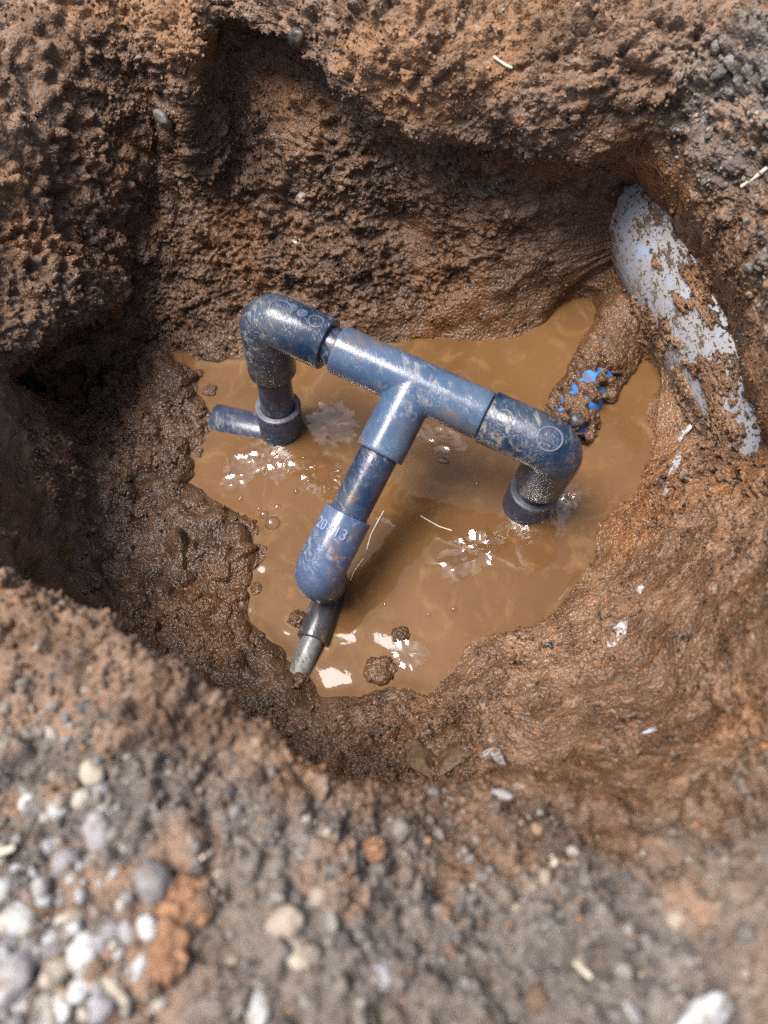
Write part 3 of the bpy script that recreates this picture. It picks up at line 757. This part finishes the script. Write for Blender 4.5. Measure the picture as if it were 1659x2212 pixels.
# ------------------------------------------------------------------ clear film floating on the water
def film_material():
    g = G('clear_film')
    gl_ = g.n('BsdfGlossy', {'Color': (1, 1, 1, 1), 'Roughness': .035})
    tr = g.n('BsdfTransparent', {'Color': (.985, .98, .975, 1)})
    fr = g.n('LayerWeight', {'Blend': .22}).outputs['Fresnel']
    f = g.math('ADD', .05, g.math('MULTIPLY', fr, .5))
    m2 = g.n('MixShader', {0: f}); g.t.links.new(tr.outputs[0], m2.inputs[1]); g.t.links.new(gl_.outputs[0], m2.inputs[2])
    g.t.links.new(m2.outputs[0], g.out.inputs[0])
    return g.m
M_FILM = film_material()
def film(outline, label, seed, ridges=26, amp=.0011, hole=.0, rw=.03):
    """crinkled scrap of film lying on the water; outline in sight-line points"""
    pts = np.array([at(x, y, 0)[:2] for x, y in outline]); cen = pts.mean(0)
    rel = pts - cen; an = np.arctan2(rel[:, 1], rel[:, 0]); rr = np.linalg.norm(rel, axis=1)
    o_ = np.argsort(an); an, rr = an[o_], rr[o_]
    an = np.concatenate([an - 2 * np.pi, an, an + 2 * np.pi]); rr = np.tile(rr, 3)
    na, nr = 150, 30
    th = np.linspace(0, 2 * np.pi, na, endpoint=False); R0 = np.interp((th + np.pi) % (2 * np.pi) - np.pi, an, rr)
    R0 = R0 * (1 + .09 * np.sin(th * 9 + seed) + .06 * np.sin(th * 17 + 2 * seed) + .05 * np.sin(th * 31 + seed * 3))
    f = np.linspace(hole, 1, nr)
    X = cen[0] + np.cos(th)[:, None] * R0[:, None] * f; Y = cen[1] + np.sin(th)[:, None] * R0[:, None] * f
    q = np.stack([X.ravel(), Y.ravel(), np.zeros(X.size)], 1)
    FF = np.broadcast_to(f, X.shape).ravel(); TH_ = np.broadcast_to(th[:, None], X.shape).ravel()
    rid_ = np.sin(TH_ * (ridges // 2) + 3 * vnoise(q, 60, seed * 7 + 1) + seed) * sstep(.25, .8, FF)
    z = .0013 + amp * (rw * rid_ + .55 * (1 - 2 * np.abs(vnoise(q + .004 * vnoise(q, 90, seed)[:, None], 62, seed * 7 + 2))) + .30 * (1 - 2 * np.abs(vnoise(q, 125, seed * 7 + 3))) + .10 * vnoise(q, 260, seed)) * sstep(0, .5, FF + .35 * vnoise(q, 120, seed + 5) + .1)
    z = np.maximum(z, .00025)
    V = np.stack([X.ravel() - cen[0], Y.ravel() - cen[1], z], 1)
    a = np.arange(na)[:, None]; b = np.arange(nr - 1)[None]; a2 = (a + 1) % na
    ff = np.stack([a * nr + b, a2 * nr + b, a2 * nr + b + 1, a * nr + b + 1], 2).reshape(-1, 4)
    o = mesh_np('plastic_film', V, ff, M_FILM); o.location = (cen[0], cen[1], .0005)
    return tag(o, label, 'plastic film', 'crinkled clear film floating on the water')
film([(560,955),(600,960),(628,985),(632,1020),(600,1045),(572,1030),(545,1010),(540,975)], 'clear film scrap just below the left leg\'s wide socket', 1)
film([(500,990),(545,985),(560,1010),(540,1040),(515,1060),(485,1058),(488,1025)], 'clear film scrap nearest the left mud bank', 2)
film([(695,980),(725,985),(740,1020),(730,1055),(700,1068),(668,1060),(652,1035),(660,1000)], 'round clear film disc with a smooth middle beside the branch pipe', 3, 44, .0010, .30, .06)
film([(690,880),(740,875),(765,905),(770,945),(730,965),(690,960),(665,920)], 'clear film scrap between the left leg and the tee', 4, 30, .0008)
film([(940,1215),(965,1185),(1010,1160),(1060,1145),(1110,1125),(1140,1135),(1110,1170),(1060,1195),(1035,1235),(990,1255),(950,1245)], 'long clear film strip trailing left from the right leg', 5, 40, .0014, 0., .03)
film([(1140,1135),(1190,1105),(1225,1100),(1220,1135),(1170,1160),(1125,1175)], 'short clear film flap in front of the right leg', 6, 22, .0011)
film([(1205,1060),(1245,1050),(1250,1085),(1215,1105)], 'small clear film bit right of the right leg', 7, 14)
film([(900,930),(950,925),(990,945),(1010,970),(975,975),(930,960),(890,950)], 'clear film scrap under the right half of the tee', 8, 24, .0010)
film([(845,1395),(890,1385),(925,1410),(905,1440),(860,1435)], 'clear film scrap by the near mud edge', 9, 16, .0012)
# bubbles -----------------------------------------------------------
def bubble(px, py, r, label):
    c = at(px, py, 0); V0, F0 = ICO2
    keep = V0[:, 2] > -.15; mp_ = -np.ones(len(V0), int); mp_[keep] = np.arange(keep.sum())
    ff = np.array([[mp_[i] for i in f] for f in F0 if keep[f].all()])
    V = V0[keep] * [r, r, r * .75]
    o = mesh_np('bubble', V, ff, M_FILM); o.location = (c[0], c[1], .0012)
    return tag(o, label, 'bubble', 'bubbles on the muddy water')
for px, py, r, lb_ in ((588, 1130, .0058, 'largest bubble, off the left mud bank'), (570, 1112, .0035, 'bubble just above the largest one by the left bank'), (600, 1096, .0026, 'small bubble furthest from the left bank'),
                       (640, 1062, .0022, 'small bubble left of the round film disc'), (520, 1078, .0018, 'small bubble just below the film scrap nearest the left bank'),
                       (655, 990, .0016, 'tiny bubble between the left leg film and the round disc'), (548, 946, .0017, 'tiny bubble against the left leg socket'),
                       (926, 1327, .0016, 'tiny bubble in front of the near mud edge'), (980, 1316, .0022, 'small bubble out on the open water near the front'), (832, 1306, .0014, 'tiny bubble right of the reducing elbow'),
                       (1030, 1045, .0018, 'tiny bubble left of the right leg'), (560, 1100, .0020, 'bubble touching the left mud bank')):
    bubble(px, py, r, lb_)
# ------------------------------------------------------------------ single stones
def stone_material(name, c0, c1, rough=.6):
    g = G(name)
    c = g.mix(g.ramp(g.noise(110, 4, .6), .35, .65), c0, c1)
    c = g.mix(g.ramp(g.noise(700, 3, .6), .55, .70, 0, .6), c, (.16, .12, .09))
    c = g.mix(g.ramp(g.noise(170, 4, .65), .48, .66, 0, .75), c, (.15, .11, .08))
    g.bsdf(Base_Color=c, Roughness=rough, Normal=g.bump(g.noise(450, 4, .6), .0006, .7))
    return g.m
SM_ = dict(white=stone_material('white_stone', (.42, .42, .42), (.56, .56, .54), .5), cream=stone_material('cream_stone', (.38, .33, .26), (.48, .42, .33)),
           grey=stone_material('grey_stone', (.17, .165, .165), (.25, .24, .24)), lilac=stone_material('pale_grey_stone', (.27, .255, .26), (.36, .345, .345)),
           orange=stone_material('orange_clay', (.34, .17, .085), (.46, .25, .14), .85), dark=stone_material('dark_stone', (.030, .030, .032), (.060, .056, .055), .4),
           tan=stone_material('tan_stone', (.26, .21, .165), (.35, .29, .235)), green=stone_material('green_grey_stone', (.10, .105, .09), (.16, .16, .14)))
def pebble(px, py, rpx, shape, col_, label, cat='stone', name='pebble', rough=.07, spin=0., sink=.42, group=None):
    p, no = hit(px, py); dep = np.linalg.norm(p - CAM); r = rpx * .80 / F * dep
    V0, F0 = ICO2
    sd_ = px * .37 + py * .11
    d = 1 + rough * 2.2 * vnoise(V0 + sd_, 1.6, 3) + rough * 1.2 * vnoise(V0 + sd_, 4.1, 5)
    for _ in range(4):                                   # a few broken flats
        nn = nrm(rng.normal(size=3)); hgt_ = V0 @ nn; d = np.minimum(d, np.where(hgt_ > .5, .84 / np.maximum(hgt_, .5), 9))
    V = V0 * d[:, None] * shape * r
    o = mesh_np(name, V, F0, SM_[col_])
    q = Vector(no.tolist()).to_track_quat('Z', 'Y')
    o.rotation_mode = 'QUATERNION'
    from mathutils import Quaternion
    o.rotation_quaternion = q @ Quaternion((0, 0, 1), spin)
    o.location = p + no * r * shape[2] * (1 - 2 * sink)
    return tag(o, label, cat, group)
S3 = lambda *a: np.array(a)
pebble(182, 2062, 46, S3(.85, 1.1, .6), 'white', 'bluish white pebble with a pointed lower end, largest in the bottom left', spin=.3)
pebble(122, 2100, 42, S3(.6, 1.1, .55), 'cream', 'cream pebble leaning against the largest white one', spin=.2)
pebble(42, 1984, 36, S3(.9, 1., .6), 'white', 'round white pebble near the left edge above the big grey one')
pebble(32, 2112, 58, S3(.9, 1.2, .6), 'lilac', 'big pale grey stone in the bottom left corner')
pebble(90, 1918, 28, S3(1, 1, .7), 'lilac', 'small squarish pale pebble above the white pebbles')
pebble(62, 2040, 34, S3(.9, 1., .6), 'grey', 'blue grey pebble wedged between the white pebbles', spin=.5)
pebble(6, 1925, 34, S3(.9, 1., .6), 'white', 'white pebble cut by the left edge of the picture')
pebble(200, 1668, 31, S3(1, 1, .7), 'cream', 'squarish pale stone on the left rim')
pebble(214, 1800, 50, S3(.7, 1.15, .6), 'lilac', 'long lilac grey stone in the left gravel', spin=-.5)
pebble(60, 1735, 26, S3(1, .7, .6), 'white', 'flat white pebble left of the long lilac stone')
pebble(8, 1610, 40, S3(.6, 1.3, .6), 'cream', 'pale upright stone at the left edge on the rim')
pebble(152, 1985, 30, S3(.6, 1.3, .6), 'cream', 'bone coloured sliver above the largest white pebble', spin=-.6)
pebble(252, 2140, 38, S3(.35, 1.4, .4), 'cream', 'club shaped pale sliver right of the largest white pebble', spin=-.35)
pebble(303, 2092, 27, S3(1.2, .8, .6), 'white', 'flat oval white pebble below the orange clay lump')
pebble(275, 2014, 26, S3(1.1, 1, .6), 'lilac', 'small pale pebble beside the orange clay lump')
pebble(170, 2140, 26, S3(1, 1, .6), 'white', 'small white pebble below the largest white one')
pebble(132, 2186, 26, S3(1, 1, .6), 'white', 'white pebble at the bottom edge in the left corner')
pebble(560, 2180, 42, S3(.75, 1.2, .6), 'white', 'shiny white oval pebble at the bottom edge', spin=-.4)
pebble(638, 2062, 40, S3(1.1, .95, .7), 'cream', 'rounded cream stone right of the shiny oval pebble')
pebble(690, 1938, 28, S3(.9, 1.1, .7), 'tan', 'pale knobbly stone in the middle of the foreground')
pebble(618, 1995, 44, S3(.9, 1.2, .6), 'tan', 'large dull tan stone left of the cream one', rough=.1)
pebble(470, 1905, 34, S3(1.2, .9, .6), 'tan', 'tan stone above the orange clay lump', rough=.1)
pebble(330, 1905, 52, S3(1., 1.1, .7), 'grey', 'rounded grey stone above the orange clay lump', rough=.1)
def clay_lump(px, py, rpx, shape, label):
    p, no = hit(px, py); r = rpx / F * np.linalg.norm(p - CAM)
    V0, F0 = ico(5); X = V0 * shape * r
    a1_, i1_ = clods(X + p, r * .55, 601); a2_, i2_ = clods(X + p, r * .22, 602)
    X = X * (.70 + .16 * vnoise(V0 + px, 1.5, 3) + .34 * a1_ * (.4 + i1_) + .13 * a2_)[:, None]
    K_ = np.array([(.27, .145, .080)]) * (.75 + .5 * i2_)[:, None] * (.85 + .3 * i1_)[:, None]
    o = mesh_np('clay_lump', X, F0, M_SOIL, attrs={'tint': K_, 'gloss': np.full(len(X), .85)}); o.location = p + no * r * .1
    return tag(o, label, 'clay lump')
clay_lump(385, 1960, 56, S3(1.1, 1., .6), 'crumbly orange clay lump in the left foreground')
clay_lump(360, 2050, 48, S3(.9, 1.2, .5), 'second orange clay lump below the first')
clay_lump(805, 1840, 24, S3(1, 1, .6), 'small orange clay lump in the middle foreground')
pebble(1492, 2190, 70, S3(1.2, .9, .45), 'white', 'big flat white stone at the bottom right', rough=.12, sink=.1)
pebble(1365, 2185, 22, S3(1.2, .8, .5), 'lilac', 'bluish pale chip left of the big flat white stone')
pebble(1460, 1990, 24, S3(1, 1, .6), 'tan', 'pale stone above the big flat white stone')
pebble(1085, 1718, 22, S3(1.3, .8, .5), 'lilac', 'pale grey chip just over the near rim')
pebble(1200, 1866, 14, S3(1, 1, .7), 'cream', 'small cream pebble on the near right bank')
pebble(355, 255, 30, S3(1.3, .8, .5), 'green', 'dark greenish stone sticking out of the far left bank', spin=.4, rough=.12)
pebble(640, 80, 26, S3(1.2, .8, .6), 'dark', 'dark blue grey stone on the lip beside the hollow', spin=.8)
pebble(1185, 750, 14, S3(1, 1, .8), 'tan', 'small stone at the far edge of the water', rough=.15)
pebble(1060, 410, 16, S3(1.3, .8, .7), 'dark', 'black lump in the far wall under the lip', rough=.2)
pebble(1185, 1395, 12, S3(1, 1, .8), 'dark', 'black grit lump on the near right mud', rough=.2)
# the dark stone stuck on the blue pipe
p = at(1245, 905, .017); V0, F0 = ICO2
o = mesh_np('pebble', V0 * (1 + .12 * vnoise(V0 + 3, 2.2, 9))[:, None] * .0062 * S3(1, 1.1, .7), F0, SM_['dark']); o.location = p
tag(o, 'dark grey pebble stuck in the mud on the blue pipe', 'stone')
# ------------------------------------------------------------------ mud lumps standing in the water
def mud_lump(px, py, rpx, label, z=-.001):
    p = at(px, py, z); r = rpx / F * .57
    V0, F0 = ico(4)
    V = V0 * S3(1, 1, .75) * r * (1 + .22 * vnoise(V0 + px, 1.7, 3) + .16 * vnoise(V0 + py, 4., 4) + .08 * vnoise(V0, 9., 5))[:, None]
    tc, gl = soil_tint(V + p, np.full(len(V), 1.), np.zeros(len(V)), np.full(len(V), .5), .1)
    o = mesh_np('mud_lump', V, F0, M_SOIL, attrs={'tint': tc, 'gloss': gl}); o.location = p
    return tag(o, label, 'mud lump', 'mud lumps standing in the water')
mud_lump(820, 1450, 31, 'round wet mud lump in the near corner of the water')
mud_lump(640, 1476, 27, 'wet mud heap the small pipe disappears into', .003)
mud_lump(866, 1372, 18, 'small mud lump right of the near reflection')
mud_lump(643, 1338, 20, 'small mud lump left of the small elbow')
mud_lump(395, 870, 30, 'wet mud lump off the left bank near the dark hollow')
mud_lump(455, 845, 18, 'small wet mud lump beside the submerged side branch')
mud_lump(430, 810, 14, 'smallest mud lump at the far left of the water')
# ------------------------------------------------------------------ straw, splinters, leaves, flakes
def simple_material(name, c0, c1, rough=.6, bump_=.0003):
    g = G(name)
    c = g.mix(g.ramp(g.noise(160, 4, .6), .35, .65), c0, c1)
    g.bsdf(Base_Color=c, Roughness=rough, Normal=g.bump(g.noise(600, 3), bump_, .8)); return g.m
M_STRAW = simple_material('dry_straw', (.55, .48, .36), (.70, .64, .52))
M_LEAF = simple_material('dead_leaf', (.065, .040, .022), (.125, .080, .045), .35, .0006)
def flake_material():
    g = G('pale_plastic_scrap')
    c = g.mix(g.ramp(g.noise(260, 5, .7), .42, .56), (.40, .43, .48), (.20, .125, .07))
    g.bsdf(Base_Color=c, Roughness=.3, Normal=g.bump(g.noise(500, 3), .0006, .8)); return g.m
M_FLAKE = flake_material()
def stick(x0, y0, x1, y1, r, label, name='straw', cat='straw', onwater=False):
    if onwater: a, b = at(x0, y0, .0006), at(x1, y1, .0006); no = np.array([0, 0, 1.])
    else:
        a, no = hit(x0, y0); b, n2 = hit(x1, y1); a = a + no * r * 2.2; b = b + n2 * r * 2.2
    c = (a + b) / 2; side_ = nrm(np.cross(b - a, no)) * np.linalg.norm(b - a)
    path = [a - c, (a - c) * .4 + side_ * .03, (b - c) * .3 + side_ * .05, b - c]
    o = build(name, [pipe_mesh(path, r, seg=8, ch=r * .5)], M_STRAW); o.location = c
    return tag(o, label, cat)
stick(1063, 127, 1103, 146, .0009, 'white splinter lying on the far bank', 'wood_splinter', 'splinter')
stick(1600, 412, 1659, 370, .0012, 'pale straw at the right edge of the picture')
stick(855, 366, 872, 392, .0006, 'thin white splinter stuck on the far wall', 'wood_splinter', 'splinter')
stick(430, 1848, 462, 1838, .0009, 'short straw lying on the left gravel')
stick(1230, 2080, 1280, 2120, .0011, 'broken straw in the bottom right gravel')
stick(0, 1860, 42, 1828, .0014, 'pale twig at the left edge on the gravel', 'twig', 'twig')
stick(908, 1114, 976, 1146, .00045, 'thin white thread floating in front of the right leg', 'thread', 'thread', True)
stick(829, 1104, 792, 1188, .00045, 'thin white thread floating beside the branch pipe', 'thread', 'thread', True)
stick(786, 1206, 757, 1254, .00040, 'thin white thread floating by the reducing elbow', 'thread', 'thread', True)
def sheet(outline, label, mat, name, cat, lift_=.001, curl=.002, thick=.0004, plane=None):
    """small thin scrap: outline in sight-line points, pressed onto the soil"""
    P_ = []
    for x, y in outline:
        if plane is None: p, no = hit(x, y); p = p + no * lift_
        else: p = at(x, y, plane)
        P_.append(p)
    P_ = np.array(P_); c = P_.mean(0); n = len(P_)
    no = np.zeros(3)
    for k in range(n): no += np.cross(P_[k] - c, P_[(k + 1) % n] - c)
    no = nrm(no); no = no if no[2] > 0 else -no
    flat_ = P_ - c; flat_ = flat_ - np.outer(flat_ @ no, no) * .6
    rings_ = [flat_ * f + no * curl * (1 - f * f) for f in (1., .66, .33)]
    V = []
    for sgn_ in (1, -1):
        for r_ in rings_: V += list(r_ + no * thick * .5 * sgn_)
        V.append(no * (curl + thick * .5 * sgn_))
    Fs = []; m_ = 3 * n + 1
    for w in (0, 1):
        o_ = w * m_
        for j in range(2):
            for k in range(n): Fs.append((o_ + j * n + k, o_ + j * n + (k + 1) % n, o_ + (j + 1) * n + (k + 1) % n, o_ + (j + 1) * n + k))
        for k in range(n): Fs.append((o_ + 2 * n + k, o_ + 2 * n + (k + 1) % n, o_ + 3 * n))
    for k in range(n): Fs.append((k, (k + 1) % n, m_ + (k + 1) % n, m_ + k))
    o = build(name, [(np.array(V), [f for f in Fs if len(f) == 4], [f for f in Fs if len(f) == 3])], mat); o.location = c
    return tag(o, label, cat)
sheet([(868,1560),(890,1575),(915,1600),(930,1640),(934,1672),(905,1668),(880,1650),(870,1600)], 'dead brown leaf shard standing in the near mud', M_LEAF, 'dead_leaf', 'leaf', .003, .004)
sheet([(940,1672),(955,1630),(985,1595),(1000,1605),(1010,1625),(985,1650),(960,1670)], 'narrow dead leaf shard right of the other leaf', M_LEAF, 'dead_leaf', 'leaf', .004, .004)
sheet([(942,988),(955,986),(972,994),(968,1000),(950,999)], 'tiny brown leaf scrap floating under the tee', M_LEAF, 'leaf_scrap', 'leaf', plane=.0008, curl=.0008)
for outl, lb_ in (([(1308,1385),(1318,1362),(1340,1345),(1357,1342),(1355,1365),(1338,1382),(1325,1400),(1315,1398)], 'largest pale scrap pressed in the right slope'),
                 ([(1442,1030),(1450,1000),(1465,975),(1474,978),(1468,1005),(1455,1025)], 'long pale scrap high on the right slope'),
                 ([(1462,950),(1475,930),(1490,915),(1496,922),(1482,942),(1468,955)], 'pale sliver above the long scrap on the right slope'),
                 ([(1430,1070),(1438,1050),(1446,1040),(1444,1058),(1436,1072)], 'thin pale sliver below the long scrap on the right slope'),
                 ([(1372,1275),(1385,1262),(1392,1268),(1384,1284)], 'small pale chip above the largest scrap'),
                 ([(1383,1582),(1400,1576),(1418,1570),(1420,1577),(1400,1586)], 'pale chip low on the near right slope'),
                 ([(1040,1620),(1062,1612),(1085,1628),(1090,1655),(1068,1650),(1050,1640)], 'whitish wet scrap beside the dead leaves'),
                 ([(640,424),(650,414),(662,420),(658,434),(645,438)], 'pale chip in the far wall above the left elbow'),
                 ([(628,520),(640,512),(650,520),(644,532)], 'grey white flake on the far wall near the elbow')):
    sheet(outl, lb_, M_FLAKE, 'plastic_scrap', 'scrap', .0004, .0004)
